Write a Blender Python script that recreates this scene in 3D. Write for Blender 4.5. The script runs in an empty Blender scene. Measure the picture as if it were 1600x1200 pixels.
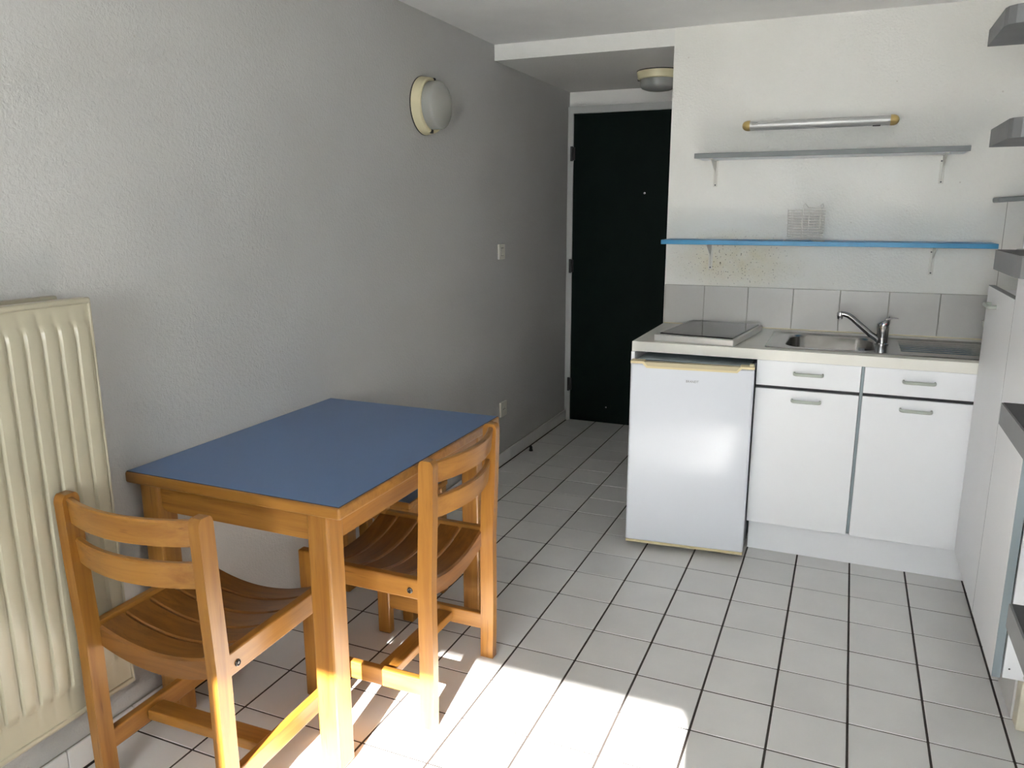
import bpy, bmesh, math, random
from mathutils import Matrix, Vector
random.seed(7)
S = bpy.context.scene
COL = S.collection

# ------------------------------------------------------------------ camera
cam_d = bpy.data.cameras.new('camera')
cam = bpy.data.objects.new('camera', cam_d); COL.objects.link(cam)
cam_d.sensor_fit = 'HORIZONTAL'; cam_d.sensor_width = 36.0
cam_d.lens = 1217.07 / 1600 * 36.0
cam_d.clip_start = 0.02; cam_d.clip_end = 200
RX = Vector((0.91914, 0.393929, -0.0013726)); DN = Vector((0.083802, -0.198934, -0.976423)); FW = Vector((-0.384914, 0.897355, -0.21586))
cam.matrix_world = Matrix(((RX.x, -DN.x, -FW.x, 0.89718), (RX.y, -DN.y, -FW.y, -2.73004), (RX.z, -DN.z, -FW.z, 1.39443), (0, 0, 0, 1)))
S.camera = cam

# ------------------------------------------------------------------ sky and sun
SUN_H = Vector((-0.148, 1.0, 0)).normalized(); SUN_TAN = 0.47
world = bpy.data.worlds.new('sky'); S.world = world; world.use_nodes = True
wn = world.node_tree.nodes; wl = world.node_tree.links
wn['Background'].inputs[0].default_value = (0.80, 0.90, 1.0, 1)
wn['Background'].inputs[1].default_value = 2.2
sun_d = bpy.data.lights.new('sun', 'SUN'); sun_d.energy = 9.0; sun_d.angle = math.radians(0.53); sun_d.color = (1.0, 0.97, 0.925)
sun = bpy.data.objects.new('sun', sun_d); COL.objects.link(sun)
sun.rotation_euler = Vector((SUN_H.x, SUN_H.y, -SUN_TAN)).to_track_quat('-Z', 'Y').to_euler()
S.view_settings.view_transform = 'Standard'; S.view_settings.look = 'None'
S.view_settings.gamma = 1.0; S.view_settings.use_curve_mapping = False
S.view_settings.exposure = 3.0

# ------------------------------------------------------------------ materials
def _mat(name):
    m = bpy.data.materials.new(name); m.use_nodes = True
    return m, m.node_tree.nodes, m.node_tree.links, m.node_tree.nodes['Principled BSDF']

def plain(name, c, rough=0.5, metal=0.0, spec=0.5, var=0.0, vscale=8.0, bump=0.0, bscale=200.0, coat=0.0):
    m, n, l, b = _mat(name)
    b.inputs['Base Color'].default_value = (*c, 1); b.inputs['Roughness'].default_value = rough
    b.inputs['Metallic'].default_value = metal; b.inputs['Specular IOR Level'].default_value = spec
    b.inputs['Coat Weight'].default_value = coat; b.inputs['Coat Roughness'].default_value = 0.1
    tc = n.new('ShaderNodeTexCoord')
    if var:
        t = n.new('ShaderNodeTexNoise'); t.inputs['Scale'].default_value = vscale; t.inputs['Detail'].default_value = 4
        r = n.new('ShaderNodeValToRGB')
        r.color_ramp.elements[0].position = 0.3; r.color_ramp.elements[1].position = 0.7
        r.color_ramp.elements[0].color = (*[x * (1 - var) for x in c], 1); r.color_ramp.elements[1].color = (*[min(1, x * (1 + var)) for x in c], 1)
        l.new(tc.outputs['Object'], t.inputs['Vector']); l.new(t.outputs['Fac'], r.inputs[0]); l.new(r.outputs[0], b.inputs['Base Color'])
    if bump:
        t2 = n.new('ShaderNodeTexNoise'); t2.inputs['Scale'].default_value = bscale; t2.inputs['Detail'].default_value = 3
        bp = n.new('ShaderNodeBump'); bp.inputs['Strength'].default_value = bump; bp.inputs['Distance'].default_value = 0.002
        l.new(tc.outputs['Object'], t2.inputs['Vector']); l.new(t2.outputs['Fac'], bp.inputs['Height']); l.new(bp.outputs[0], b.inputs['Normal'])
    return m

def roughcast(name, c, stain=False):
    """white painted roughcast plaster: fine crumbly relief, faint blotches, a few dirt specks"""
    m, n, l, b = _mat(name)
    b.inputs['Roughness'].default_value = 0.75; b.inputs['Specular IOR Level'].default_value = 0.3
    g = n.new('ShaderNodeNewGeometry')
    blot = n.new('ShaderNodeTexNoise'); blot.inputs['Scale'].default_value = 2.2; blot.inputs['Detail'].default_value = 5
    l.new(g.outputs['Position'], blot.inputs['Vector'])
    rp = n.new('ShaderNodeValToRGB'); rp.color_ramp.elements[0].position = 0.3; rp.color_ramp.elements[1].position = 0.7
    rp.color_ramp.elements[0].color = (c[0] * .95, c[1] * .945, c[2] * .93, 1); rp.color_ramp.elements[1].color = (*c, 1)
    l.new(blot.outputs['Fac'], rp.inputs[0])
    # dirt specks
    vo = n.new('ShaderNodeTexVoronoi'); vo.inputs['Scale'].default_value = 9.0; vo.inputs['Randomness'].default_value = 1.0
    l.new(g.outputs['Position'], vo.inputs['Vector'])
    sr = n.new('ShaderNodeValToRGB'); sr.color_ramp.elements[0].position = 0.018; sr.color_ramp.elements[1].position = 0.04
    l.new(vo.outputs['Distance'], sr.inputs[0])
    inv = n.new('ShaderNodeMath'); inv.operation = 'SUBTRACT'; inv.inputs[0].default_value = 1.0; l.new(sr.outputs[0], inv.inputs[1])
    sc = n.new('ShaderNodeMath'); sc.operation = 'MULTIPLY'; sc.inputs[1].default_value = 0.3; l.new(inv.outputs[0], sc.inputs[0])
    mx = n.new('ShaderNodeMix'); mx.data_type = 'RGBA'; mx.inputs[7].default_value = (0.32, 0.25, 0.18, 1)
    l.new(rp.outputs[0], mx.inputs[6]); l.new(sc.outputs[0], mx.inputs[0])
    out = mx.outputs[2]
    if stain:   # yellow grease above the hob, under the blue shelf
        sub = n.new('ShaderNodeVectorMath'); sub.operation = 'SUBTRACT'; sub.inputs[1].default_value = (0.40, 1.04, 1.17)
        l.new(g.outputs['Position'], sub.inputs[0])
        mul = n.new('ShaderNodeVectorMath'); mul.operation = 'MULTIPLY'; mul.inputs[1].default_value = (3.2, 0.0, 7.0)
        l.new(sub.outputs[0], mul.inputs[0])
        ln = n.new('ShaderNodeVectorMath'); ln.operation = 'LENGTH'; l.new(mul.outputs[0], ln.inputs[0])
        mr = n.new('ShaderNodeMapRange'); mr.inputs[1].default_value = 0.2; mr.inputs[2].default_value = 1.1; mr.inputs[3].default_value = 0.95; mr.inputs[4].default_value = 0.0
        l.new(ln.outputs['Value'], mr.inputs[0])
        ns = n.new('ShaderNodeTexNoise'); ns.inputs['Scale'].default_value = 14; ns.inputs['Detail'].default_value = 6
        l.new(g.outputs['Position'], ns.inputs['Vector'])
        mm = n.new('ShaderNodeMath'); mm.operation = 'MULTIPLY'; l.new(mr.outputs[0], mm.inputs[0]); l.new(ns.outputs['Fac'], mm.inputs[1])
        m2 = n.new('ShaderNodeMix'); m2.data_type = 'RGBA'; m2.inputs[7].default_value = (0.62, 0.52, 0.26, 1)
        l.new(out, m2.inputs[6]); l.new(mm.outputs[0], m2.inputs[0]); out = m2.outputs[2]
        # dark grease specks
        n3 = n.new('ShaderNodeTexNoise'); n3.inputs['Scale'].default_value = 130; n3.inputs['Detail'].default_value = 1
        l.new(g.outputs['Position'], n3.inputs['Vector'])
        r3 = n.new('ShaderNodeValToRGB'); r3.color_ramp.elements[0].position = 0.66; r3.color_ramp.elements[1].position = 0.71
        l.new(n3.outputs['Fac'], r3.inputs[0])
        m3f = n.new('ShaderNodeMath'); m3f.operation = 'MULTIPLY'; l.new(r3.outputs[0], m3f.inputs[0]); l.new(mr.outputs[0], m3f.inputs[1])
        m3 = n.new('ShaderNodeMix'); m3.data_type = 'RGBA'; m3.inputs[7].default_value = (0.12, 0.10, 0.06, 1)
        l.new(out, m3.inputs[6]); l.new(m3f.outputs[0], m3.inputs[0]); out = m3.outputs[2]
    l.new(out, b.inputs['Base Color'])
    t = n.new('ShaderNodeTexNoise'); t.inputs['Scale'].default_value = 105; t.inputs['Detail'].default_value = 3; t.inputs['Roughness'].default_value = .6
    l.new(g.outputs['Position'], t.inputs['Vector'])
    bp = n.new('ShaderNodeBump'); bp.inputs['Strength'].default_value = 0.6; bp.inputs['Distance'].default_value = 0.004
    l.new(t.outputs['Fac'], bp.inputs['Height']); l.new(bp.outputs[0], b.inputs['Normal'])
    return m

def wood(name, axis, dark, light, rough=0.38):
    m, n, l, b = _mat(name)
    b.inputs['Roughness'].default_value = rough; b.inputs['Coat Weight'].default_value = 0.25; b.inputs['Coat Roughness'].default_value = 0.25
    tc = n.new('ShaderNodeTexCoord'); mp = n.new('ShaderNodeMapping')
    sc = [26, 26, 26]; sc[axis] = 1.6; mp.inputs['Scale'].default_value = sc
    oi = n.new('ShaderNodeObjectInfo'); va = n.new('ShaderNodeVectorMath'); va.operation = 'ADD'
    mu = n.new('ShaderNodeMath'); mu.operation = 'MULTIPLY'; mu.inputs[1].default_value = 13.0
    l.new(oi.outputs['Random'], mu.inputs[0]); l.new(mu.outputs[0], va.inputs[1])
    l.new(tc.outputs['Object'], va.inputs[0]); l.new(va.outputs[0], mp.inputs['Vector'])
    t = n.new('ShaderNodeTexNoise'); t.inputs['Scale'].default_value = 1.6; t.inputs['Detail'].default_value = 7; t.inputs['Roughness'].default_value = .62
    t.inputs['Distortion'].default_value = 0.4
    l.new(mp.outputs[0], t.inputs['Vector'])
    r = n.new('ShaderNodeValToRGB'); e = r.color_ramp.elements
    e[0].position = 0.27; e[0].color = (*dark, 1); e[1].position = 0.6; e[1].color = (*light, 1)
    l.new(t.outputs['Fac'], r.inputs[0])
    # a few short dark flecks
    mp2 = n.new('ShaderNodeMapping'); s2 = [120, 120, 120]; s2[axis] = 9; mp2.inputs['Scale'].default_value = s2
    l.new(va.outputs[0], mp2.inputs['Vector'])
    t2 = n.new('ShaderNodeTexNoise'); t2.inputs['Scale'].default_value = 1; t2.inputs['Detail'].default_value = 1; l.new(mp2.outputs[0], t2.inputs['Vector'])
    r2 = n.new('ShaderNodeValToRGB'); r2.color_ramp.elements[0].position = .68; r2.color_ramp.elements[1].position = .78
    l.new(t2.outputs['Fac'], r2.inputs[0])
    f2 = n.new('ShaderNodeMath'); f2.operation = 'MULTIPLY'; f2.inputs[1].default_value = .5; l.new(r2.outputs[0], f2.inputs[0])
    mx = n.new('ShaderNodeMix'); mx.data_type = 'RGBA'; mx.inputs[7].default_value = (dark[0] * .5, dark[1] * .45, dark[2] * .4, 1)
    l.new(r.outputs[0], mx.inputs[6]); l.new(f2.outputs[0], mx.inputs[0]); l.new(mx.outputs[2], b.inputs['Base Color'])
    bp = n.new('ShaderNodeBump'); bp.inputs['Strength'].default_value = .08; bp.inputs['Distance'].default_value = .002
    l.new(t.outputs['Fac'], bp.inputs['Height']); l.new(bp.outputs[0], b.inputs['Normal'])
    return m

def tile_mat(name, c, rough, bump):
    m, n, l, b = _mat(name)
    b.inputs['Roughness'].default_value = rough; b.inputs['Specular IOR Level'].default_value = 0.5
    oi = n.new('ShaderNodeObjectInfo'); g = n.new('ShaderNodeNewGeometry')
    r = n.new('ShaderNodeValToRGB')
    r.color_ramp.elements[0].color = (*[x * .96 for x in c], 1); r.color_ramp.elements[1].color = (*[x * 1.03 for x in c], 1)
    l.new(oi.outputs['Random'], r.inputs[0])
    t = n.new('ShaderNodeTexNoise'); t.inputs['Scale'].default_value = 5; t.inputs['Detail'].default_value = 6
    l.new(g.outputs['Position'], t.inputs['Vector'])
    mr = n.new('ShaderNodeMapRange'); mr.inputs[1].default_value = .3; mr.inputs[2].default_value = .7; mr.inputs[3].default_value = .95; mr.inputs[4].default_value = 1.03
    l.new(t.outputs['Fac'], mr.inputs[0])
    mx = n.new('ShaderNodeMix'); mx.data_type = 'RGBA'; mx.blend_type = 'MULTIPLY'; mx.inputs[0].default_value = 1
    l.new(r.outputs[0], mx.inputs[6]); l.new(mr.outputs[0], mx.inputs[7]); l.new(mx.outputs[2], b.inputs['Base Color'])
    t2 = n.new('ShaderNodeTexNoise'); t2.inputs['Scale'].default_value = 90; t2.inputs['Detail'].default_value = 2
    l.new(g.outputs['Position'], t2.inputs['Vector'])
    bp = n.new('ShaderNodeBump'); bp.inputs['Strength'].default_value = bump; bp.inputs['Distance'].default_value = .002
    l.new(t2.outputs['Fac'], bp.inputs['Height']); l.new(bp.outputs[0], b.inputs['Normal'])
    return m

M = {}
M['wall'] = roughcast('wall_roughcast_dimmed', (0.53, 0.525, 0.51))  # same white paint, darkened so the left wall looks less brightly lit
M['wall_w'] = roughcast('wall_roughcast_lifted', (0.80, 0.795, 0.77))  # same paint, lightened so these walls return more fill light
M['wall_k'] = roughcast('wall_roughcast_kitchen', (0.84, 0.83, 0.79), stain=True)
M['ceil'] = plain('ceiling_paint', (0.88, 0.877, 0.86), 0.8, var=.02, bump=.5, bscale=150)
M['tile'] = tile_mat('floor_tile_glaze', (0.73, 0.72, 0.70), 0.32, 0.05)
M['wtile'] = tile_mat('wall_tile_glaze', (0.54, 0.525, 0.495), 0.25, 0.25)
M['grout'] = plain('dark_grout', (0.045, 0.035, 0.03), 0.9, var=.25, vscale=30)
M['wgrout'] = plain('wall_grout', (0.35, 0.33, 0.28), 0.9, var=.1)
WD, WLt = (0.22, 0.085, 0.012), (0.345, 0.155, 0.027)
M['wx'] = wood('varnished_wood_x', 0, WD, WLt); M['wy'] = wood('varnished_wood_y', 1, WD, WLt); M['wz'] = wood('varnished_wood_z', 2, WD, WLt)
M['seat'] = wood('worn_seat_wood', 0, (0.12, 0.043, 0.008), (0.225, 0.092, 0.018), 0.36)
M['blue'] = plain('blue_laminate', (0.105, 0.172, 0.315), 0.42, var=.03, vscale=3)
M['seam'] = plain('dark_seam', (0.02, 0.018, 0.02), 0.7)
M['rad'] = plain('cream_enamel', (0.46, 0.425, 0.315), 0.28, var=.02, vscale=5)
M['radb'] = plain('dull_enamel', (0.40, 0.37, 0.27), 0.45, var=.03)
M['white'] = plain('white_melamine', (0.82, 0.83, 0.85), 0.42, var=.012, vscale=4)
M['worktop'] = plain('cream_laminate', (0.78, 0.765, 0.70), 0.35, var=.03, vscale=6)
M['fridge'] = plain('fridge_enamel', (0.67, 0.695, 0.745), 0.14, var=.008, vscale=3, spec=.13)
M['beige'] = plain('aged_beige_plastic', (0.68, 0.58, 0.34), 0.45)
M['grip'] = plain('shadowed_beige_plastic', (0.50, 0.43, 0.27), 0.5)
M['cap'] = plain('yellowed_cap_plastic', (0.58, 0.42, 0.16), 0.45)
M['cream'] = plain('cream_plastic', (0.74, 0.67, 0.44), 0.4, var=.03)
M['steel'] = plain('brushed_steel', (0.36, 0.35, 0.335), 0.25, metal=1, var=.12, vscale=20)
M['chrome'] = plain('chrome', (0.42, 0.42, 0.42), 0.12, metal=1)
M['alu'] = plain('aluminium_tube', (0.60, 0.60, 0.58), 0.4, metal=.4)
M['frame_alu'] = plain('hob_frame', (0.66, 0.65, 0.62), 0.35, metal=.5)
M['glassblk'] = plain('black_glass', (0.012, 0.012, 0.013), 0.06)
M['door'] = plain('dark_green_paint', (0.0006, 0.006, 0.0045), 0.6, var=.1, spec=.12)
M['dframe'] = plain('pale_grey_paint', (0.46, 0.47, 0.45), 0.5, var=.03)
M['black'] = plain('black_plastic', (0.012, 0.011, 0.01), 0.5)
M['gap'] = plain('dark_recess', (0.03, 0.03, 0.035), 0.8)
M['stile'] = plain('grey_blue_edging', (0.26, 0.31, 0.33), 0.45, var=.04)
M['greyshelf'] = plain('grey_shelf_paint', (0.20, 0.215, 0.215), 0.5, var=.05)
M['blueshelf'] = plain('blue_shelf_paint', (0.025, 0.24, 0.46), 0.4, var=.06, vscale=12)
M['bracket'] = plain('white_bracket_enamel', (0.70, 0.68, 0.62), 0.4)
M['handle'] = plain('grey_green_handle', (0.40, 0.43, 0.38), 0.35, var=.04)
M['wire'] = plain('white_coated_wire', (0.62, 0.60, 0.55), 0.4)
M['tread'] = plain('grey_tread_paint', (0.17, 0.175, 0.18), 0.5, var=.1, vscale=9)
M['tread_top'] = plain('dark_tread_paint', (0.045, 0.047, 0.05), 0.6, var=.15, vscale=9)
M['bolt'] = plain('bolt_steel', (0.10, 0.10, 0.10), 0.35, metal=1)
M['plastic'] = plain('white_switch_plastic', (0.68, 0.66, 0.58), 0.4)
M['dirtyleg'] = plain('cream_leg', (0.72, 0.68, 0.55), 0.5, var=.08, vscale=25)
M['concrete'] = plain('bounce_concrete', (0.62, 0.61, 0.59), 0.85, var=.1, vscale=6)
M['red'] = plain('red_dot', (0.35, 0.01, 0.01), .4)
M['bluedot'] = plain('blue_dot', (0.05, 0.12, 0.4), .4)
M['print'] = plain('grey_print', (0.16, 0.16, 0.16), .5)

def glass_frost():
    m, n, l, b = _mat('ribbed_lamp_glass')
    b.inputs['Base Color'].default_value = (0.66, 0.67, 0.66, 1); b.inputs['Roughness'].default_value = 0.22
    b.inputs['Transmission Weight'].default_value = 0.55; b.inputs['IOR'].default_value = 1.35
    return m
M['lampglass'] = glass_frost()
def sheer():
    m, n, l, b = _mat('sheer_fill_cloth'); o = n['Material Output']
    t = n.new('ShaderNodeBsdfTranslucent'); t.inputs[0].default_value = (.93, .93, .92, 1)
    d = n.new('ShaderNodeBsdfDiffuse'); d.inputs[0].default_value = (.8, .8, .79, 1)
    mx = n.new('ShaderNodeMixShader'); mx.inputs[0].default_value = .12
    l.new(t.outputs[0], mx.inputs[1]); l.new(d.outputs[0], mx.inputs[2]); l.new(mx.outputs[0], o.inputs[0])
    return m
M['fill_curtain'] = sheer()  # cloth out of view, added as a soft glowing fill

# ------------------------------------------------------------------ mesh helpers
def NB(): return bmesh.new()

def box(bm, lo, hi, bev=0.0, seg=2, T=None):
    r = bmesh.ops.create_cube(bm, size=1.0); vs = r['verts']
    c = [(a + b) / 2 for a, b in zip(lo, hi)]; d = [b - a for a, b in zip(lo, hi)]
    for v in vs:
        v.co = Vector((c[0] + v.co.x * d[0], c[1] + v.co.y * d[1], c[2] + v.co.z * d[2]))
        if T is not None: v.co = T @ v.co
    if bev > 0:
        es = list({e for v in vs for e in v.link_edges})
        bmesh.ops.bevel(bm, geom=es, offset=min(bev, min(d) * .45), segments=seg, affect='EDGES', profile=0.5)
    return bm

def loft(bm, loops, closed=True, cap0=True, cap1=True):
    L = [[bm.verts.new(p) for p in lp] for lp in loops]
    n = len(L[0]); rng = range(n if closed else n - 1)
    for a, b in zip(L, L[1:]):
        for i in rng: bm.faces.new((a[i], a[(i + 1) % n], b[(i + 1) % n], b[i]))
    if cap0: bm.faces.new(list(reversed(L[0])))
    if cap1: bm.faces.new(L[-1])
    return bm

def tube(bm, pts, r, n=8, cap=True):
    pts = [Vector(p) for p in pts]; loops = []; prev = None
    rs = r if isinstance(r, (list, tuple)) else [r] * len(pts)
    for i, p in enumerate(pts):
        d = (pts[min(i + 1, len(pts) - 1)] - pts[max(i - 1, 0)]).normalized()
        if prev is None:
            a = Vector((0, 0, 1)) if abs(d.z) < .9 else Vector((1, 0, 0)); u = d.cross(a).normalized()
        else:
            u = (prev - d * prev.dot(d)).normalized()
        prev = u; w = d.cross(u)
        loops.append([p + (u * math.cos(2 * math.pi * k / n) + w * math.sin(2 * math.pi * k / n)) * rs[i] for k in range(n)])
    return loft(bm, loops, True, cap, cap)

def lathe(bm, prof, n=32, T=None, cap0=False, cap1=False):
    loops = []
    for r, z in prof:
        lp = [Vector((r * math.cos(2 * math.pi * k / n), r * math.sin(2 * math.pi * k / n), z)) for k in range(n)]
        loops.append([T @ p for p in lp] if T is not None else lp)
    return loft(bm, loops, True, cap0, cap1)

def rrect(x0, x1, y0, y1, r, z, n=6):
    out = []
    for cx, cy, a0 in ((x1 - r, y1 - r, 0), (x0 + r, y1 - r, 90), (x0 + r, y0 + r, 180), (x1 - r, y0 + r, 270)):
        for k in range(n + 1):
            a = math.radians(a0 + 90 * k / n); out.append(Vector((cx + r * math.cos(a), cy + r * math.sin(a), z)))
    return out

def prism(bm, poly, z0, z1, axis='z'):
    """extrude a 2D polygon"""
    def P(a, b, c): return {'z': Vector((a, b, c)), 'y': Vector((a, c, b)), 'x': Vector((c, a, b))}[axis]
    return loft(bm, [[P(a, b, z0) for a, b in poly], [P(a, b, z1) for a, b in poly]])

def obj(name, bm, mat, parent=None, smooth=False):
    bmesh.ops.recalc_face_normals(bm, faces=bm.faces)
    me = bpy.data.meshes.new(name); bm.to_mesh(me); bm.free()
    me.materials.append(M[mat] if isinstance(mat, str) else mat)
    if smooth:
        me.shade_smooth()
        me.set_sharp_from_angle(angle=math.radians(35))
    o = bpy.data.objects.new(name, me); COL.objects.link(o)
    if parent is not None: o.parent = parent
    return o

def tag(o, label, cat, group=None):
    o['label'] = label; o['category'] = cat
    if group: o['group'] = group
    return o

def thing(name, label, cat, loc=(0, 0, 0), rz=0.0, group=None):
    o = bpy.data.objects.new(name, None); COL.objects.link(o); o.empty_display_size = .1
    o.location = loc; o.rotation_euler = (0, 0, rz)
    return tag(o, label, cat, group)

def struct(name, bm, mat, label=None, smooth=False):
    o = obj(name, bm, mat, None, smooth); o['kind'] = 'structure'
    if label: o['label'] = label
    return o

# ------------------------------------------------------------------ room shell
WLX = -0.815      # left wall face
KY = 1.04         # kitchen wall face
KX = 0.085        # end of the kitchen wall at the hall
DY = 2.20         # entrance door wall
CZ = 2.205        # ceiling
HZ = 2.13         # lowered hall ceiling
RWX = 1.95

b = NB(); box(b, (WLX - .15, -5.4, -.2), (RWX + .15, DY + .2, -.0016)); floor = struct('floor', b, 'grout', 'white square tiled floor with dark joints')
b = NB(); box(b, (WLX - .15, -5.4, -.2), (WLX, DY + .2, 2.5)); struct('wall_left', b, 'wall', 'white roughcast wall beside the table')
b = NB(); box(b, (KX, KY, -.2), (RWX + .15, DY + .2, 2.5)); wall_back = struct('wall_back', b, 'wall_k', 'white roughcast kitchen wall behind the worktop')
b = NB(); box(b, (WLX - .15, DY, -.2), (KX + .05, DY + .2, 2.5)); struct('wall_hall', b, 'wall_w', 'short white wall around the dark green door')
b = NB(); box(b, (RWX, -5.4, -.2), (RWX + .15, KY + .1, 2.5)); struct('wall_right', b, 'wall_w', 'white wall behind the stair')
b = NB(); box(b, (WLX - .15, -5.4, CZ), (RWX + .15, KY + .02, 2.5)); struct('ceiling', b, 'ceil', 'white painted ceiling')
b = NB(); box(b, (WLX - .01, KY + .005, HZ), (KX + .01, DY + .05, 2.5)); struct('ceiling_hall', b, 'wall_w', 'lowered hall ceiling with a white front edge')

# window wall behind the camera (turned a few degrees, as the sun patch on the floor shows)
WROT = Matrix.Translation((0.65, -4.8, 0)) @ Matrix.Rotation(math.radians(-7.3), 4, 'Z')
OX0, OX1, OH, SILL = -0.535, 0.535, 1.977, 0.86
b = NB()
box(b, (-2.2, 0, -.2), (OX0, .2, 2.6), T=WROT); box(b, (OX1, 0, -.2), (2.2, .2, 2.6), T=WROT); box(b, (OX0, 0, OH), (OX1, .2, 2.6), T=WROT)
box(b, (OX0 - .01, .02, -.2), (OX1 + .01, .2, SILL), T=WROT)
struct('wall_window', b, 'wall_w', 'wall with the window opening behind the camera')
b = NB()
for lo, hi in (((OX0 - .04, .08, SILL), (OX0 + .0, .13, OH)), ((OX1, .08, SILL), (OX1 + .04, .13, OH)), ((OX0 - .04, .08, OH), (OX1 + .04, .13, OH + .04))):
    box(b, lo, hi, T=WROT)
win = struct('window_1', b, 'white', 'white frame of the open window behind the camera')
CURT = 1.468     # half-height curtain: unseen, added to cut the lower sun and glow as fill
b = NB(); nC = 80
fr_, bk_ = [], []
for k in range(nC + 1):
    x = OX0 + (OX1 - OX0) * k / nC; y = .05 + .008 * math.sin(k * .95) + .004 * math.sin(k * .37)
    fr_.append(x); bk_.append(y)
rows = [[b.verts.new(WROT @ Vector((x, y, z))) for x, y in zip(fr_, bk_)] for z in (SILL + .004, CURT)]
for k in range(nC): b.faces.new((rows[0][k], rows[0][k + 1], rows[1][k + 1], rows[1][k]))
obj('fill_curtain', b, 'fill_curtain', win, True)
b = NB(); tube(b, [WROT @ Vector((OX0, .05, CURT)), WROT @ Vector((OX1, .05, CURT))], .005, 8); obj('fill_curtain_rod', b, 'white', win, True)
b = NB(); box(b, (-3, -2.6, -.2), (3, -.0, -.05), T=WROT); struct('bounce_slab', b, 'concrete', 'unseen concrete slab added outside to bounce light')  # out of view, added to bounce sunlight into the room

b = NB(); box(b, (-30, -60, -.6), (30, -2.6, -.4), T=WROT); struct('bounce_ground', b, 'concrete', 'unseen pale ground added outside to bounce light')  # unseen ground, added to send light up through the opening

# floor tiles: each one its own piece
TX, TY = .1935, .1950
b = NB(); box(b, (-TX / 2, -TY / 2, -.008), (TX / 2, TY / 2, 0), .0012, 1)
t0 = obj('tile', b, 'tile', floor); tmesh = t0.data; first = True
def hidden_tile(cx, cy):
    if cx > KX and cy > KY: return True
    if .15 < cx < 1.9 and cy > .72: return True
    if .62 < cx and cy > .61: return True
    if cx > 1.55 and cy > -.35: return True
    return False
far_b = NB()
for i in range(-4, 13):
    for j in range(-26, 12):
        cx, cy = (i + .5) * .2, (j + .5) * .2
        if cy > DY or hidden_tile(cx, cy): continue
        if j >= -10 and i <= 8:
            o = t0 if first else t0.copy(); first = False
            if o is not t0: COL.objects.link(o); o.parent = floor
            o.location = (cx, cy, random.uniform(-.0004, .0004)); o.rotation_euler = (random.uniform(-.0015, .0015), random.uniform(-.0015, .0015), 0)
        else:
            if cx < RWX: box(far_b, (cx - TX / 2, cy - TY / 2, -.008), (cx + TX / 2, cy + TY / 2, 0))
o = obj('distant_tiles', far_b, 'tile', floor); o['kind'] = 'stuff'

# tiled baseboard of the left wall
b = NB(); box(b, (WLX, -5.0, -.003), (WLX + .008, DY, .072)); bb = struct('baseboard_left', b, 'wgrout', 'low white tiled skirting along the left wall')
b = NB(); box(b, (0, -.099, 0), (.008, .099, .072), .002, 1); s0 = obj('tile', b, 'tile', bb)
for k in range(36):
    o = s0 if k == 0 else s0.copy()
    if k: COL.objects.link(o); o.parent = bb
    o.location = (WLX + .0055, DY - .1 - k * .2, .002)

# backsplash tiles
XJ = [.090, .277, .477, .675, .873, 1.070, 1.267, 1.465, 1.663, 1.861]
b = NB(); box(b, (.088, KY - .004, .864), (1.86, KY + .01, 1.052)); o = obj('tile_bed', b, 'wgrout', wall_back)
for xa, xb in zip(XJ, XJ[1:]):
    b = NB(); box(b, (xa + .0014, KY - .0075, .868), (xb - .0014, KY, 1.051), .0012, 1); obj('tile', b, 'wtile', wall_back)
b = NB(); box(b, (.088, KY - .012, .862), (1.86, KY, .8685), .003, 1); obj('silicone_bead', b, 'cream', wall_back)
# vertical crack in the plaster
b = NB(); box(b, (1.4655, KY - .0012, 1.052), (1.4675, KY + .002, 1.43)); obj('plaster_joint', b, 'wgrout', wall_back)

# entrance door and frame
b = NB()
box(b, (WLX + .001, DY - .035, 0), (-.777, DY + .02, 2.04), .003); box(b, (WLX + .001, DY - .0349, 1.996), (KX, DY + .02, 2.0405), .003)
df = struct('trim_1', b, 'dframe', 'pale grey frame around the dark green door')
b = NB(); box(b, (-.776, DY - .028, .006), (.07, DY + .01, 1.995), .002); dr = struct('door_1', b, 'door', 'dark green flush entrance door')
for z in (1.754, 1.047, .255):
    b = NB(); tube(b, [(-.784, DY - .042, z - .045), (-.784, DY - .042, z + .045)], .009, 10)
    box(b, (-.79, DY - .041, z - .04), (-.765, DY - .03, z + .04)); obj('hinge', b, 'black', dr, True)
b = NB(); lathe(b, [(.0, .006), (.007, .005), (.009, 0)], 14, Matrix.Translation((-.307, DY - .028, 1.506)) @ Matrix.Rotation(math.pi / 2, 4, 'X')); obj('peephole', b, 'chrome', dr, True)
b = NB(); lathe(b, [(.0, .004), (.005, .003), (.006, 0)], 12, Matrix.Translation((-.52, DY - .028, .115)) @ Matrix.Rotation(math.pi / 2, 4, 'X')); obj('screw', b, 'chrome', dr, True)

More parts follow.
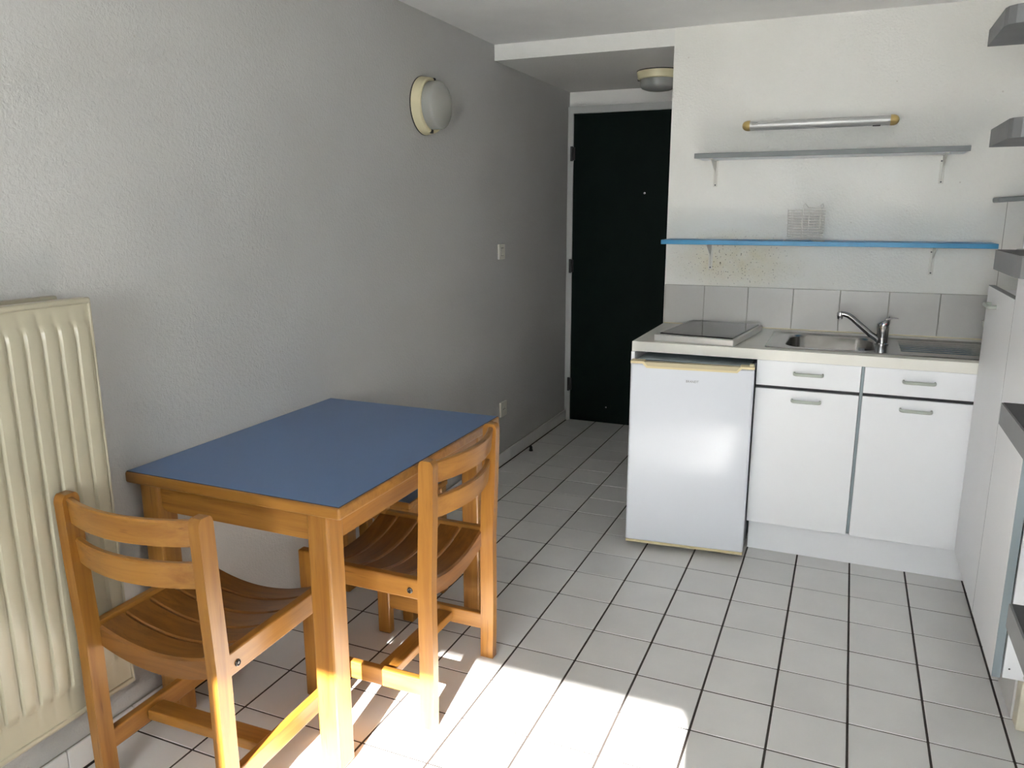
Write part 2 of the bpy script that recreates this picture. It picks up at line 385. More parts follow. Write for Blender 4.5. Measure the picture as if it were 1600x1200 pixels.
# ------------------------------------------------------------------ dining table
tb = thing('dining_table', 'wooden dining table with a blue laminate top pushed against the wall', 'table', (-.473, -.886, 0))
HX, HY, TZ = .340, .451, .728
b = NB(); box(b, (-HX, -HY, TZ - .031), (HX, HY, TZ - .0002), .006, 3); top = obj('table_top', b, 'wx', tb)
b = NB(); box(b, (-HX + .004, -HY + .004, TZ - .004), (HX - .004, HY - .004, TZ + .0004)); obj('seam', b, 'seam', top)
b = NB(); box(b, (-HX + .0058, -HY + .0058, TZ - .004), (HX - .0058, HY - .0058, TZ + .0010)); obj('blue_laminate', b, 'blue', top)['label'] = 'smooth dull blue laminate surface'
LG = .062; LX, LY = HX - .040, HY - .014
for sx in (-1, 1):
    for sy in (-1, 1):
        b = NB(); xo = LX + (.006 if sx < 0 else -.006); xa, xb = sorted((sx * xo, sx * (xo - LG))); ya, yb = sorted((sy * LY, sy * (LY - LG)))
        box(b, (xa, ya, .004), (xb, yb, TZ - .03), .006, 2); lg = obj('leg', b, 'wz', tb)
        b = NB(); lathe(b, [(.0, 0), (.016, 0), (.017, .005)], 12, Matrix.Translation(((xa + xb) / 2, (ya + yb) / 2, 0))); obj('foot_glide', b, 'plastic', lg, True)
for sy in (-1, 1):
    b = NB(); y = sy * (LY - .012); x1 = LX - LG
    poly = [(-x1 - .007, .70), (-x1 - .007, .644), (-x1 - .003, .632), (-x1 + .006, .625), (-x1 + .022, .623), (x1, .623), (x1, .70)]
    prism(b, poly, min(y, y - sy * .022), max(y, y - sy * .022), 'y'); obj('apron', b, 'wx', tb)
for sx in (-1, 1):
    b = NB(); x = sx * (LX + (.006 if sx < 0 else -.006) - .004); y1 = LY - LG
    poly = [(-y1, .70), (-y1, .622), (y1, .622), (y1, .70)]
    prism(b, poly, min(x, x - sx * .022), max(x, x - sx * .022), 'x'); obj('apron', b, 'wy', tb)

# blue topped stool under the table
st = thing('low_stool', 'low stool with a blue top under the table', 'stool', (-.575, -.468, 0))
SX, SY, SZ = .187, .137, .44
b = NB(); box(b, (-SX, -SY, SZ - .022), (SX, SY, SZ), .005, 2); s_t = obj('stool_top', b, 'wx', st)
b = NB(); box(b, (-SX + .006, -SY + .006, SZ - .003), (SX - .006, SY - .006, SZ + .001)); obj('blue_laminate', b, 'blue', s_t)
for sx in (-1, 1):
    for sy in (-1, 1):
        b = NB(); xa, xb = sorted((sx * (SX - .004), sx * (SX - .044))); ya, yb = sorted((sy * (SY - .004), sy * (SY - .044)))
        box(b, (xa, ya, 0), (xb, yb, SZ - .022), .004, 2); obj('leg', b, 'wz', st)
for sy in (-1, 1):
    b = NB(); ya, yb = sorted((sy * (SY - .01), sy * (SY - .028))); box(b, (-SX + .04, ya, SZ - .08), (SX - .04, yb, SZ - .022), .002); obj('rail', b, 'wx', st)
for sx in (-1, 1):
    b = NB(); xa, xb = sorted((sx * (SX - .01), sx * (SX - .028))); box(b, (xa, -SY + .04, SZ - .08), (xb, SY - .04, SZ - .022), .002); obj('rail', b, 'wy', st)

# ------------------------------------------------------------------ chairs (front = local +Y)
def chair(label, loc, rz, bolt=True):
    ch = thing('dining_chair', label, 'chair', loc, math.radians(rz), 'wooden slatted dining chairs')
    W, T, Dp = .2075, .028, .043          # half outer width, post thickness, post depth
    yb, yf = -.195, .190                  # centres of rear posts and front legs
    for s in (-1, 1):
        xa, xb = sorted((s * W, s * (W - T)))
        # rear post: slight backward rake above the seat, rounded top
        b = NB(); loops = []
        for z, dy in ((0, .003), (.2, 0), (.42, 0), (.60, -.008), (.757, -.013)):
            loops.append([Vector((x, y + dy, z)) for x, y in ((xa, yb - Dp / 2), (xb, yb - Dp / 2), (xb, yb + Dp / 2), (xa, yb + Dp / 2))])
        for k in range(1, 6):
            a = math.radians(90 * k / 6); sh = (1 - math.cos(a)) * .013; z = .735 + .022 + .020 * math.sin(a)
            loops.append([Vector((x, y, z)) for x, y in ((xa, yb - Dp / 2 - .013 + sh), (xb, yb - Dp / 2 - .013 + sh), (xb, yb + Dp / 2 - .013 - sh), (xa, yb + Dp / 2 - .013 - sh))])
        loft(b, loops); 
        es = [e for e in b.edges if len(e.link_faces) == 2 and e.calc_face_angle() > 1.2 and abs(e.verts[0].co.z - e.verts[1].co.z) > .02]
        bmesh.ops.bevel(b, geom=es, offset=.004, segments=2, affect='EDGES')
        obj('back_post', b, 'wz', ch)
        b = NB(); box(b, (xa, yf - .024, 0), (xb, yf + .024, .462), .005, 2); obj('leg', b, 'wz', ch)
        b = NB(); box(b, (xa + .002, yb + .012, .384), (xb - .002, yf - .015, .442), .004, 2); rl = obj('side_rail', b, 'wy', ch)
        b = NB(); lathe(b, [(.0, .003), (.0035, .0032), (.0045, .0015), (.0062, .004), (.0078, .003), (.0085, 0)], 14, Matrix.Translation((s * (W - .002), yb + .045, .408)) @ Matrix.Rotation(s * math.pi / 2, 4, 'Y')); obj('bolt', b, 'bolt', rl, True)
        b = NB(); box(b, (xa + .003, yb + .01, .095), (xb - .003, yf - .012, .148), .004, 2); obj('side_stretcher', b, 'wy', ch)
    b = NB(); box(b, (-W + T, -.072, .108), (W - T, -.018, .136), .004, 2); obj('cross_stretcher', b, 'wx', ch)
    wi = W - T
    # curved back slats bowing to the rear
    for z0, z1 in ((.708, .768), (.608, .668)):
        b = NB(); loops = []
        for k in range(21):
            u = -1 + k / 10; x = u * (wi + .004); y = yb - .008 + .008 - .040 * (1 - u * u)
            dyx = .080 * u / wi; nx = Vector((-dyx, 1, 0)).normalized() * .0085
            cz = .0
            q = []
            for zz, yy in ((z0, -1), (z1 - .004, -1), (z1, -.55), (z1, .55), (z1 - .004, 1), (z0, 1)):
                lean = -.10 * (zz - .62)
                q.append(Vector((x, y + lean, zz)) + nx * yy)
            loops.append(q)
        loft(b, loops); obj('back_slat', b, 'wx', ch, True)
    # sagging seat slats
    ZS, SAG = .432, .036
    def zsag(x): return ZS - SAG * (1 - (x / wi) ** 2)
    ys = yb + .018; pitch = .076
    for k in range(5):
        b = NB(); y0, y1 = ys + k * pitch, ys + k * pitch + pitch - .0062
        th = .052 if k in (0, 4) else .012
        if k == 4: y1 = yf + .01
        loops = []
        for q in range(21):
            x = -wi + 2 * wi * q / 20; z = zsag(x)
            if k in (0, 4):
                ye0, ye1 = (y0, y0 + .024) if k == 0 else (y1 - .024, y1)
                if k == 0: pr = [(y0, z - th), (y0, z - .006), (y0 + .006, z), (y1 - .0035, z), (y1, z - .004), (y1, z - .012), (ye1, z - .012), (ye1, z - th)]
                else: pr = [(y1, z - th), (y1, z - .012), (y1 - .012, z), (y0 + .0035, z), (y0, z - .004), (y0, z - .012), (ye0, z - .012), (ye0, z - th)]
            else:
                pr = [(y0, z - th), (y0, z - .004), (y0 + .0035, z), (y1 - .0035, z), (y1, z - .004), (y1, z - th)]
            loops.append([Vector((x, yy, zz)) for yy, zz in pr])
        loft(b, loops); obj('seat_slat', b, 'seat', ch, True)
    return ch
chair('wooden slatted chair in front of the radiator, at the near end of the table', (-.4985, -1.384, 0), 1.5)
chair('wooden slatted chair tucked under the long side of the table facing the wall', (-.257, -.876, 0), 90)

# ------------------------------------------------------------------ radiator
rd = thing('radiator', 'cream ribbed panel radiator on the left wall', 'radiator', (0, 0, 0))
RXF, RYE, RYS, RZ0, RZ1 = -.722, -1.452, -2.70, .205, 1.203
b = NB()
pitch = .0405; prof = []     # (y, raise)
y = RYE - .012
ys_ = [RYE - .003]; 
hs_ = [0]
while y - pitch > RYS + .01:
    for dy, h in ((0, 0), (.003, 0), (.006, 1), (.012, 1.12), (.024, 1.12), (.031, 1), (.036, 0)):
        ys_.append(y - dy); hs_.append(h)
    y -= pitch
ys_.append(RYS); hs_.append(0)
zs = [(RZ0, 0), (RZ0 + .075, 0), (RZ0 + .082, .35), (RZ0 + .092, .85), (RZ0 + .105, 1), (RZ1 - .085, 1), (RZ1 - .068, .85), (RZ1 - .056, .35), (RZ1 - .048, 0), (RZ1 - .012, 0)]
grid = [[b.verts.new((RXF + .0075 * h * m, yy, z)) for yy, h in zip(ys_, hs_)] for z, m in zs]
for a, c in zip(grid, grid[1:]):
    for k in range(len(ys_) - 1): b.faces.new((a[k], a[k + 1], c[k + 1], c[k]))
obj('front_panel', b, 'rad', rd, True)
b = NB()   # rolled rim around the front panel
box(b, (RXF - .022, RYS, RZ1 - .014), (RXF + .006, RYE, RZ1), .005, 3); obj('top_rim', b, 'rad', rd, True)
b = NB(); box(b, (RXF - .022, RYE - .006, RZ0), (RXF + .004, RYE + .001, RZ1 - .002), .003, 2); rim = obj('side_rim', b, 'rad', rd, True)
for z, h in ((1.12, .02), (1.06, .035), (1.035, .012), (.80, .008), (.62, .01), (.60, .006)):
    b = NB(); box(b, (RXF - .002, RYE, z), (RXF + .0015, RYE + .0018, z + h)); obj('paint_chip', b, 'black', rim)
b = NB(); box(b, (RXF - .022, RYS, RZ0), (RXF + .005, RYE, RZ0 + .014), .005, 3); obj('bottom_rim', b, 'rad', rd, True)
b = NB(); box(b, (RXF - .0225, RYS, RZ0 + .01), (RXF - .0015, RYE - .003, RZ1 - .012)); obj('water_panel', b, 'rad', rd)
b = NB(); box(b, (WLX + .018, RYS, RZ0 + .01), (WLX + .036, RYE - .035, RZ1 + .004), .005, 2); obj('rear_panel', b, 'radb', rd, True)
for yy in (RYE - .16, RYS + .2):
    for z in (RZ1 - .16, RZ0 + .12):
        b = NB(); box(b, (WLX + .001, yy, z), (RXF - .02, yy + .03, z + .05)); obj('bracket', b, 'radb', rd)

# ------------------------------------------------------------------ lamps
def bulkhead_lamp(name, label, T, cat):
    root = bpy.data.objects.new(name, None); COL.objects.link(root); root.matrix_world = T; tag(root, label, cat)
    b = NB(); lathe(b, [(.0, 0), (.119, 0), (.119, .005), (0, .005)], 48); obj('gasket', b, 'black', root, True)
    b = NB(); lathe(b, [(.06, .004), (.1185, .004), (.117, .012), (.112, .040), (.106, .045), (.099, .044), (.098, .035), (.06, .03), (.0, .03)], 48); obj('base_ring', b, 'cream', root, True)
    b = NB(); n = 96; loops = []
    for r, z in ((.0975, .034), (.0975, .075), (.095, .083), (.088, .089), (.066, .097), (.035, .102), (.008, .103)):
        loops.append([Vector(((r - (.0007 if k % 2 and z < .08 else 0)) * math.cos(2 * math.pi * k / n), (r - (.0007 if k % 2 and z < .08 else 0)) * math.sin(2 * math.pi * k / n), z)) for k in range(n)])
    loft(b, loops, True, False, True); obj('glass_dome', b, 'lampglass', root, True)
    for a in (80, 262):
        b = NB(); box(b, (-.006, .100, .036), (.006, .113, .048), .001, 1, Matrix.Rotation(math.radians(a - 90), 4, 'Z')); obj('clip', b, 'black', root)
    return root
bulkhead_lamp('wall_lamp', 'round cream lamp with a frosted glass dome on the left wall', Matrix.Translation((WLX, .318, 1.832)) @ Matrix.Rotation(math.pi / 2, 4, 'Y') @ Matrix.Rotation(math.pi / 2, 4, 'Z'), 'lamp')
bulkhead_lamp('ceiling_lamp', 'round cream lamp on the hall ceiling before the door', Matrix.Translation((-.125, 1.66, HZ)) @ Matrix.Rotation(math.pi, 4, 'X') @ Matrix.Rotation(math.pi / 2, 4, 'Z'), 'lamp')

# fluorescent tube fitting
tl = thing('tube_light', 'slim silver tube light with yellowed end caps on the kitchen wall', 'lamp', (.724, KY, 1.765))
b = NB(); n = 20
loops = []
for x in (-.283, .283):
    lp = [Vector((x, -.036 - .0185 * math.sin(math.pi * k / n), .0185 * math.cos(math.pi * k / n))) for k in range(n + 1)] + [Vector((x, 0, -.0185)), Vector((x, 0, .0185))]
    loops.append(lp)
loft(b, loops); hs = obj('housing', b, 'alu', tl, True)
for s in (-1, 1):
    b = NB(); loops = []
    for d, k in ((0, 1.0), (.006, 1.03), (.014, 1.0), (.022, .88), (.028, .7), (.032, .42), (.0335, .1)):
        loops.append([Vector((s * (.281 + d), -.027 - .0295 * k * math.sin(2 * math.pi * q / 24), .0215 * k * math.cos(2 * math.pi * q / 24))) for q in range(24)])
    loft(b, loops); obj('end_cap', b, 'cap', tl, True)
b = NB(); box(b, (.215, -.034, -.0225), (.245, -.022, -.017), .001, 1); obj('switch', b, 'black', tl)
for i, (z, x1) in enumerate(((.010, -.248), (.005, -.253), (.0005, -.246))):
    b = NB(); box(b, (-.272, -.036 - .0185 * math.cos(math.asin(z / .0185)) - .0006, z - .0008), (x1, -.04, z + .0008)); obj('printed_line', b, 'print', hs)

# ------------------------------------------------------------------ wall shelves
def bracket(par, x, zt, zb, name='bracket'):
    b = NB()
    box(b, (x - .009, KY - .004, zb), (x + .009, KY, zt), .001, 1)          # wall leg
    box(b, (x - .009, KY - .16, zt - .003), (x + .009, KY, zt), .001, 1)     # arm
    prism(b, [(KY - .15, zt - .002), (KY - .003, zt - .002), (KY - .003, zb + .012), (KY - .014, zb + .03), (KY - .035, zt - .05)], x - .0018, x + .0018, 'x')
    br = obj(name, b, 'bracket', par)
    for z in (zt - .025, zb + .008):
        b = NB(); lathe(b, [(.0, .002), (.0025, .0018), (.0035, 0)], 10, Matrix.Translation((x - .005 * (z > zb + .02), KY - .004, z)) @ Matrix.Rotation(math.pi / 2, 4, 'X')); obj('screw', b, 'bolt', br, True)
sh = thing('wall_shelf', 'grey edged shelf on the kitchen wall under the tube light', 'shelf', (0, 0, 0), 0)
b = NB(); box(b, (.237, KY - .198, 1.622), (1.29, KY, 1.6405), .001, 1); bd = obj('board', b, 'white', sh)
b = NB(); box(b, (.235, KY - .201, 1.621), (1.292, KY - .197, 1.6415), .001, 1); obj('edge_band', b, 'greyshelf', bd)
b = NB(); box(b, (.236, KY - .199, 1.6405), (1.291, KY - .001, 1.642)); obj('top_face', b, 'greyshelf', bd)
for x in (.30, 1.218): bracket(sh, x, 1.622, 1.505)
sh2 = thing('wall_shelf', 'long bright blue shelf carrying the wire basket', 'shelf')
b = NB(); box(b, (.103, KY - .2, 1.2505), (1.426, KY, 1.2695), .001, 1); obj('board', b, 'blueshelf', sh2)
for x in (.297, 1.218): bracket(sh2, x, 1.2505, 1.13)
b = NB(); box(b, (0, -.07, -.01), (.45, .07, .01), .006, 2)
sh3 = obj('wall_shelf', b, 'greyshelf'); tag(sh3, 'small thin grey shelf at the right end of the kitchen wall', 'shelf')
sh3.location = (1.412, KY - .07, 1.437); sh3.rotation_euler = (0, math.radians(-4.2), 0)

# wire cutlery basket
wb = thing('wire_basket', 'small white wire cutlery basket on the blue shelf', 'basket', (.712, KY - .14, 1.2695))
BX, BY = .074, .045
def ring(bm, z, hx, hy, r=.0017):
    tube(bm, [p for p in rrect(-hx, hx, -hy, hy, .012, z, 3)] + [rrect(-hx, hx, -hy, hy, .012, z, 3)[0]], r, 5)
for k in range(11):
    b = NB(); z = .018 + k * .0112; ring(b, z, BX - .004 * (10 - k) / 10, BY); obj('wire_loop', b, 'wire', wb)
b = NB()
for x, y in ((-.012, -BY), (.012, -BY), (.058, -BY), (-.055, -BY), (-.02, BY), (.03, BY), (.06, BY), (-.055, BY), (BX, 0), (-BX, 0)):
    tube(b, [(x * .96, y, .016), (x, y * 1.03, .131)], .0017, 5)
for x in (-.05, -.025, 0, .025, .05): tube(b, [(x, -BY, .017), (x, BY, .017)], .0012, 5)
obj('upright_wires', b, 'wire', wb)
b = NB(); tube(b, [(-.014, -BY, .128), (-.012, -BY + .004, .150), (-.006, -BY + .008, .158), (0, -BY + .014, .150), (.006, -BY + .02, .142), (.03, BY - .02, .139), (.062, BY - .02, .139), (.066, BY - .03, .146), (.062, BY - .04, .157), (.055, -BY + .02, .150), (.055, -BY, .128)], .0013, 6); obj('handle', b, 'wire', wb)
for y in (-BY + .008, BY - .008):
    b = NB(); tube(b, [(-.085, y, .0015), (-.05, y, .015), (.01, y, .015), (.036, y, .0015), (.08, y, .0015)], .0014, 6); obj('foot', b, 'wire', wb)

# ------------------------------------------------------------------ kitchen worktop, sink, hob, tap
WT, WB, WFY = .865, .8245, .430
BXa, BXb, BYa, BYb = .678, 1.025, .530, .890
b = NB()
box(b, (.09, WFY, WB), (BXa, KY - .012, WT)); box(b, (BXb, WFY, WB), (1.90, KY - .012, WT))
box(b, (BXa, WFY, WB), (BXb, BYa, WT)); box(b, (BXa, BYb, WB), (BXb, KY - .012, WT))
bmesh.ops.remove_doubles(b, verts=b.verts, dist=1e-5)
wt = tag(obj('worktop', b, 'worktop'), 'cream laminate kitchen worktop over the fridge and cabinets', 'worktop')

sk = thing('sink', 'stainless steel sink with a drainer set into the worktop', 'sink', (0, 0, WT))
b = NB(); SXa, SXb, SYa, SYb = .612, 1.46, .490, .930
zr = .004
# rim with raised bead and bowl opening, lofted inward and down
loops = [rrect(SXa, SXb, SYa, SYb, .02, .0002), rrect(SXa + .003, SXb - .003, SYa + .003, SYb - .003, .02, zr), rrect(SXa + .016, SXb - .016, SYa + .016, SYb - .016, .02, zr), rrect(SXa + .026, SXb - .022, SYa + .026, SYb - .022, .02, .0012)]
loft(b, loops, True, False, False)
mid = loops[-1]
bowl = rrect(BXa + .006, BXb - .006, BYa + .006, BYb - .006, .07, .0012)
lm = [b.verts.new(p) for p in mid]; lb = [b.verts.new(p) for p in bowl]
for i in range(len(lm)): b.faces.new((lm[i], lm[(i + 1) % len(lm)], lb[(i + 1) % len(lb)], lb[i]))
obj('deck', b, 'steel', sk, True)
b = NB()
loops = [rrect(BXa + .006, BXb - .006, BYa + .006, BYb - .006, .07, .0012), rrect(BXa + .012, BXb - .012, BYa + .012, BYb - .012, .066, -.006), rrect(BXa + .02, BXb - .02, BYa + .02, BYb - .02, .062, -.10), rrect(BXa + .035, BXb - .035, BYa + .035, BYb - .035, .055, -.128), rrect(BXa + .10, BXb - .10, BYa + .09, BYb - .09, .04, -.134)]
loft(b, loops, True, False, True); obj('bowl', b, 'steel', sk, True)
b = NB(); lathe(b, [(.0, -.1325), (.03, -.1325), (.038, -.131), (.042, -.1338)], 24, Matrix.Translation(((BXa + BXb) / 2, (BYa + BYb) / 2, 0))); obj('drain', b, 'chrome', sk, True)
for k in range(7):
    b = NB(); y = .60 + k * .042
    loft(b, [[Vector((x, y - .006, .0012)), Vector((x, y, .0036)), Vector((x, y + .006, .0012))] for x in (1.11, 1.40)]); obj('drainer_ridge', b, 'steel', sk)

tp = thing('kitchen_tap', 'chrome mixer tap with a long upward spout behind the sink bowl', 'tap', (1.045, .735, WT + .001))
b = NB(); lathe(b, [(.0, 0), (.026, 0), (.026, .004), (.021, .008), (.0205, .030), (.0215, .031), (.0235, .060), (.0235, .0755), (.022, .077), (.022, .078), (.0, .078)], 28); obj('body', b, 'chrome', tp, True)
b = NB(); n = 20; loops = []    # slanted lever head
for t in [i / 8 for i in range(9)]:
    r = .0228 * math.sqrt(max(0, 1 - (t * .97) ** 2.2)); cx = .012 * t * t; z = .078 + .028 * t
    loops.append([Vector((cx + (r + .008 * t * (1 - t)) * math.cos(2 * math.pi * k / n), r * math.sin(2 * math.pi * k / n), z + .010 * t * math.cos(2 * math.pi * k / n))) for k in range(n)])
loft(b, loops); lv = obj('lever', b, 'chrome', tp, True)
b = NB(); loft(b, [[Vector((x, -w, z - h)), Vector((x, w, z - h)), Vector((x, w, z + h)), Vector((x, -w, z + h))] for x, w, z, h in ((.006, .016, .098, .006), (.022, .013, .107, .004), (.036, .010, .1085, .002), (.052, .008, .108, .0015))]); obj('lever_blade', b, 'chrome', lv)
for x, mm in ((-.004, 'bluedot'), (.009, 'red')):
    b = NB(); lathe(b, [(.0, .0008), (.003, .0006), (.0034, 0)], 10, Matrix.Translation((x, -.0222, .086)) @ Matrix.Rotation(math.pi / 2, 4, 'X')); obj('temperature_dot', b, mm, lv, True)
b = NB(); tube(b, [(-.014, -.002, .020), (-.045, -.004, .040), (-.085, -.007, .075), (-.115, -.010, .101), (-.133, -.011, .113), (-.150, -.012, .118), (-.163, -.012, .119)], [.013, .0125, .012, .0115, .011, .0105, .010], 14); sp = obj('spout', b, 'chrome', tp, True)
b = NB(); lathe(b, [(.0, .124), (.012, .124), (.0125, .122), (.0125, .108), (.011, .106), (.011, .098), (.0, .098)], 18, Matrix.Translation((-.164, -.012, 0))); obj('aerator', b, 'chrome', sp, True)

hb = thing('hob', 'small electric hob with a black glass top at the worktop end', 'hob', (.333, .462, WT), math.radians(-7))
b = NB(); box(b, (-.167, 0, 0), (.167, .50, .027), .004, 2); bd = obj('frame', b, 'frame_alu', hb)
b = NB(); box(b, (-.150, .028, .022), (.155, .485, .0315), .0025, 2); gl = obj('glass_plate', b, 'glassblk', hb)

# thin tray leaning in the corner
b = NB(); box(b, (-.004, -.10, 0), (.004, .10, .085), .002, 1)
tr = tag(obj('tray', b, 'plastic'), 'thin pale tray standing in the worktop corner beside the tall cabinet', 'tray'); tr.location = (1.452, KY - .125, WT + .0052); tr.rotation_euler = (0, math.radians(-16), 0)

# ------------------------------------------------------------------ fridge and base cabinets
b = NB(); box(b, (.091, .415, 0), (.1065, KY - .02, WB), .001, 1)
tag(obj('side_panel', b, 'white'), 'narrow white end panel at the left side of the fridge', 'panel')
fr = thing('fridge', 'small white under-counter fridge with yellowed trim', 'fridge', (.357, .330, 0), math.radians(5.2))
FW_ = .2405
BT = Matrix.Rotation(math.radians(-5.2), 4, 'Z')   # the cabinet stands square, the door hangs slightly ajar
b = NB(); box(b, (-.235, .078, .025), (.232, .52, .800), .004, 2, BT); obj('body', b, 'fridge', fr)
b = NB(); box(b, (-.222, .052, .798), (.222, .50, .805), .003, 1, BT); obj('lid', b, 'stile', fr)
b = NB(); box(b, (-FW_, .0, .034), (FW_, .048, .795), .008, 3); dd = obj('door', b, 'fridge', fr)
b = NB(); box(b, (-FW_ + .003, .048, .036), (FW_ - .003, .056, .795)); obj('door_seal', b, 'dframe', dd)
# beige handle strip with dipped finger grip
b = NB(); zt = .806
poly = [(-FW_, .7965), (-FW_ + .048, .7965), (-FW_ + .064, .780), (FW_ - .064, .780), (FW_ - .048, .7965), (FW_, .7965), (FW_, zt), (FW_ - .052, zt), (FW_ - .068, .788), (-FW_ + .068, .788), (-FW_ + .052, zt), (-FW_, zt)]
prism(b, poly, -.003, .046, 'y'); obj('handle_strip', b, 'beige', dd)
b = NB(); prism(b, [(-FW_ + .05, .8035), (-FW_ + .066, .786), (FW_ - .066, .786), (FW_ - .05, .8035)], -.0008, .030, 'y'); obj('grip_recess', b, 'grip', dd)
b = NB(); box(b, (-FW_ + .001, -.001, .024), (FW_ - .001, .045, .035), .003, 1); obj('bottom_trim', b, 'beige', dd)
b = NB(); box(b, (FW_ - .02, .004, .806), (FW_ - .004, .03, .815), .002, 1); obj('hinge_cap', b, 'cream', dd)
for sx in (-1, 1):
    b = NB(); lathe(b, [(.0, 0), (.014, 0), (.014, .026), (0, .026)], 12, BT @ Matrix.Translation((sx * (FW_ - .04), .11, 0))); obj('foot', b, 'dframe', fr, True)
    b = NB(); lathe(b, [(.0, 0), (.014, 0), (.014, .026), (0, .026)], 12, BT @ Matrix.Translation((sx * (FW_ - .04), .48, 0))); obj('foot', b, 'dframe', fr, True)
def text_mesh(name, s, size, mat, parent, T):
    cu = bpy.data.curves.new(name, 'FONT'); cu.body = s; cu.size = size; cu.extrude = .0004; cu.align_x = 'CENTER'; cu.resolution_u = 3
    to = bpy.data.objects.new(name, cu); COL.objects.link(to)
    bpy.context.view_layer.update()
    me = bpy.data.meshes.new_from_object(to.evaluated_get(bpy.context.evaluated_depsgraph_get()))
    bpy.data.objects.remove(to); bpy.data.curves.remove(cu)
    me.name = name; me.materials.clear(); me.materials.append(M[mat]); me.transform(T)
    o = bpy.data.objects.new(name, me); COL.objects.link(o); o.parent = parent; return o
b = NB(); box(b, (-.0225, -.0012, .7285), (.0355, .0005, .7405), .0004, 1); obj('badge', b, 'fridge', dd)
text_mesh('badge_lettering', 'BRANDT', .0125, 'print', dd, Matrix.Translation((.0065, -.0014, .7302)) @ Matrix.Rotation(math.pi / 2, 4, 'X'))

def bar_handle(par, c, along=(1, 0, 0), out=(0, -1, 0), L=.104):
    a, o_ = Vector(along), Vector(out); c = Vector(c); b = NB()
    pts = []
    for k in range(7):
        t = math.radians(90 * k / 6); pts.append(c - a * (L / 2 - .012 + .012 * math.cos(t)) + o_ * (.012 + .012 * math.sin(t)))
    pts = [c - a * L / 2] + pts
    pts = pts + [c + (c - p) - o_ * (2 * (c - p).dot(o_)) for p in reversed(pts)]
    pts = [p for p in pts]
    up = a.cross(o_); loops = []
    for i, p in enumerate(pts):
        d = (pts[min(i + 1, len(pts) - 1)] - pts[max(i - 1, 0)]).normalized(); nrm = d.cross(up).normalized()
        loops.append([p + nrm * .0045 * math.cos(2 * math.pi * k / 10) + up * .0065 * math.sin(2 * math.pi * k / 10) for k in range(10)])
    loft(b, loops); return obj('handle', b, 'handle', par, True)

DFY = .445
for x0, x1, hx, lab in ((.594, .974, .788, 'white base cabinet beside the fridge, under the sink bowl'), (.986, 1.356, 1.172, 'white base cabinet under the drainer, beside the tall cabinets')):
    cb = thing('base_cabinet', lab, 'cabinet', (0, 0, 0), 0, 'kitchen base cabinets')
    b = NB(); xl = x0 - .001 if x0 < .9 else .9755
    xr = .9748 if x0 < .9 else 1.36
    box(b, (xl, DFY + .020, .14), (xr, DFY + .030, WB)); box(b, (xl, DFY + .02, .14), (xl + .012, KY - .02, WB)); box(b, (xr - .012, DFY + .02, .14), (xr, KY - .02, WB)); box(b, (xl, KY - .03, .14), (xr, KY - .02, WB)); box(b, (xl, DFY + .02, .14), (xr, KY - .02, .155))
    obj('body', b, 'stile', cb)
    if x0 > .9:
        b = NB(); box(b, (.9757, DFY + .005, .15), (.9848, DFY + .021, WB - .004)); obj('stile', b, 'stile', cb)
    b = NB(); box(b, (x0, DFY, .7205), (x1, DFY + .018, WB - .003), .001, 1); dw = obj('drawer', b, 'white', cb)
    bar_handle(dw, (hx, DFY, .7765))
    b = NB(); box(b, (x0, DFY, .141), (x1, DFY + .018, .7075), .001, 1); dr_ = obj('door', b, 'white', cb)
    bar_handle(dr_, (hx - .001, DFY, .669))
    b = NB(); box(b, (x0, DFY + .012, .7075), (x1, DFY + .021, .7205)); obj('shadow_gap', b, 'gap', cb)
b = NB(); box(b, (.598, .503, 0), (1.415, .518, .140), .001, 1)
tag(obj('kitchen_plinth', b, 'white'), 'white plinth board on the floor under the base cabinets', 'plinth')

# ------------------------------------------------------------------ tall cabinets at the right
PX = 1.351
ca = thing('tall_cabinet', 'lower white cabinet at the right with a grey top edge, next to the worktop', 'cabinet')
b = NB(); box(b, (PX + .022, -.055, .146), (1.70, .4295, 1.128), .001, 1); obj('body', b, 'white', ca)
b = NB(); box(b, (PX, -.058, .146), (PX + .018, .428, 1.142), .0006, 1); d1 = obj('door', b, 'white', ca)
b = NB(); box(b, (PX - .0002, -.058, 1.1415), (PX + .0182, .428, 1.1435)); obj('edge_band', b, 'greyshelf', d1)
bar_handle(d1, (PX, .275, 1.088), (0, 1, 0), (-1, 0, 0), .10)
ca2 = thing('tall_cabinet', 'taller white cabinet at the right edge standing behind the stair treads', 'cabinet')
b = NB(); box(b, (PX + .026, -.445, .146), (1.70, -.062, 1.325), .001, 1); obj('body', b, 'white', ca2)
b = NB(); box(b, (PX, -.4455, .146), (PX + .020, -.0665, 1.336), .0006, 1); d2 = obj('door', b, 'white', ca2)
b = NB(); box(b, (PX + .0005, -.449, .146), (PX + .0205, -.4450, 1.336)); obj('edge_band', b, 'stile', d2)['label'] = 'grey-blue edge strip'
b = NB(); box(b, (PX + .0002, -.0665, .146), (PX + .020, -.0625, 1.336)); obj('edge_band', b, 'greyshelf', d2)
bar_handle(d2, (PX, -.18, 1.285), (0, 1, 0), (-1, 0, 0), .10)
b = NB(); lathe(b, [(.0, .003), (.009, .0025), (.011, 0)], 16, Matrix.Translation((PX + .085, -.445, .158)) @ Matrix.Rotation(math.pi / 2, 4, 'X')); obj('screw_cap', b, 'dframe', ca2, True)
for x, z in ((PX + .040, .175), (PX + .052, .245)):
    b = NB(); lathe(b, [(.0, .001), (.002, .0008), (.0025, 0)], 8, Matrix.Translation((x, -.445, z)) @ Matrix.Rotation(math.pi / 2, 4, 'X')); obj('peg_hole', b, 'black', ca2, True)
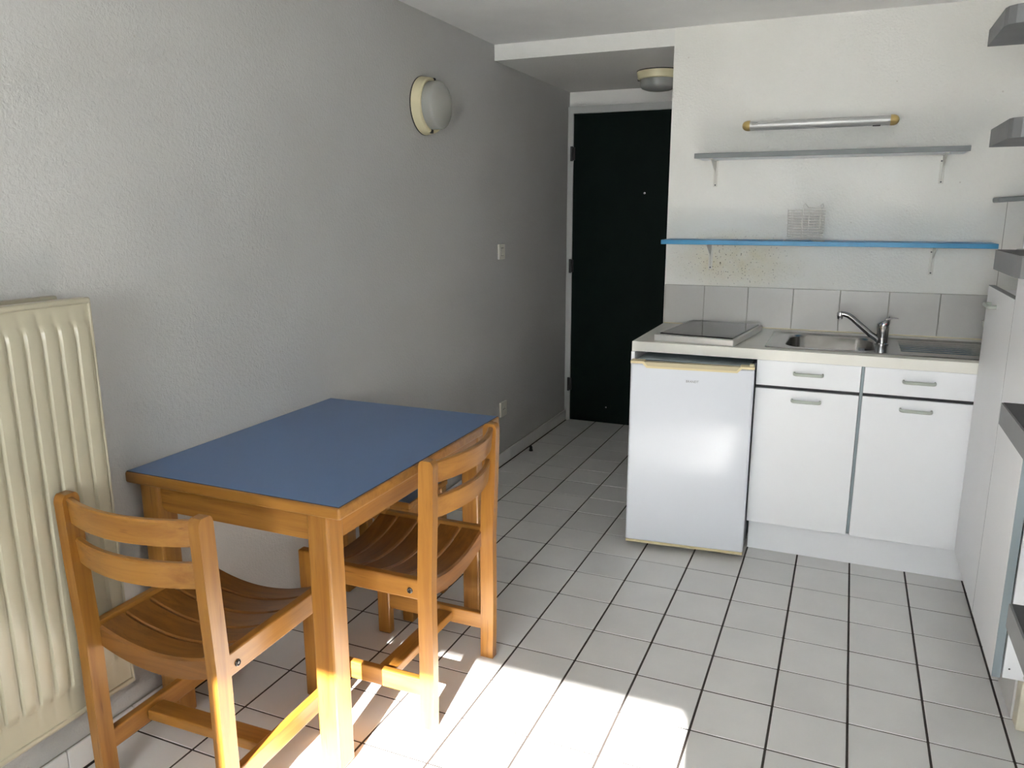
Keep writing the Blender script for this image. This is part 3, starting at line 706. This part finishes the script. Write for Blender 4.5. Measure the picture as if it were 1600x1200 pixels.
b = NB(); box(b, (1.424, -.452, 0), (1.474, -.400, .145), .004, 2); obj('leg', b, 'dirtyleg', ca2)
b = NB(); box(b, (1.420, -.397, 0), (1.70, .49, .1455)); tag(obj('cabinet_plinth', b, 'tile'), 'pale plinth set back under the tall cabinets', 'plinth')

# ------------------------------------------------------------------ open stair at the right edge
sr = thing('staircase', 'open stair with thick grey painted treads at the right edge', 'stairs', (0, 0, 0))
TXL, TXR = 1.227, 1.72
for k in range(-3, 3):
    yf_, zt_ = -.466 + .332 * k, 1.301 + .3135 * k
    if k == 2: yf_ = .16
    yn = yf_ - .330; r = .045
    pts = [(TXL, yf_), (TXL, yn + r)] + [(TXL + r - r * math.cos(math.radians(a)), yn + r - r * math.sin(math.radians(a))) for a in (30, 60)] + [(TXL + r, yn), (TXR, yn), (TXR, yf_)]
    b = NB(); prism(b, pts, zt_ - .047, zt_); td = obj('tread', b, 'tread', sr)
    b = NB(); box(b, (TXL + .004, yn + .046, zt_ - .001), (TXR, yf_ - .001, zt_ + .0012)); box(b, (TXL + .046, yn - .0012, zt_ - .047), (TXR, yn + .047, zt_ + .0012))
    obj('tread_cover', b, 'tread_top', td)
b = NB()
prism(b, [(-1.95, 0), (-1.62, 0), (.25, 1.80), (.25, 2.19), (-.06, 2.19), (-1.95, .36)], TXR, TXR + .035, 'x'); obj('stringer', b, 'white', sr)

# ------------------------------------------------------------------ switch, socket, door stop
sw = thing('light_switch', 'cream light switch on the left wall', 'switch', (WLX, 1.108, 1.187))
b = NB(); box(b, (0, -.040, -.040), (.011, .040, .040), .004, 2); obj('plate', b, 'plastic', sw)
b = NB(); box(b, (.009, -.017, -.021), (.012, .017, .021)); obj('rocker_surround', b, 'gap', sw)
b = NB(); prism(b, [(.009, -.019), (.017, -.019), (.0125, 0), (.0135, .019), (.009, .019)], -.015, .015, 'y'); obj('rocker', b, 'plastic', sw)
so = thing('wall_socket', 'cream power socket low on the left wall beyond the table', 'socket', (WLX, 1.122, .322))
b = NB(); box(b, (0, -.042, -.042), (.012, .042, .042), .004, 2); obj('plate', b, 'plastic', so)
b = NB(); lathe(b, [(.0, .004), (.019, .004), (.0195, .013), (.022, .0135), (.022, .008)], 24, Matrix.Rotation(math.pi / 2, 4, 'Y')); obj('socket_well', b, 'plastic', so, True)
for y in (-.0095, .0095):
    b = NB(); lathe(b, [(.0, .0135), (.0028, .0133), (.003, .012)], 10, Matrix.Translation((0, y, 0)) @ Matrix.Rotation(math.pi / 2, 4, 'Y')); obj('pin_hole', b, 'black', so, True)
b = NB(); lathe(b, [(.0, 0), (.012, 0), (.012, .006), (.009, .010), (.009, .024), (.007, .030), (.0, .031)], 16)
ds = tag(obj('door_stop', b, 'black', None, True), 'small black rubber door stop on the hall floor', 'door stop'); ds.location = (-.757, 1.412, 0)
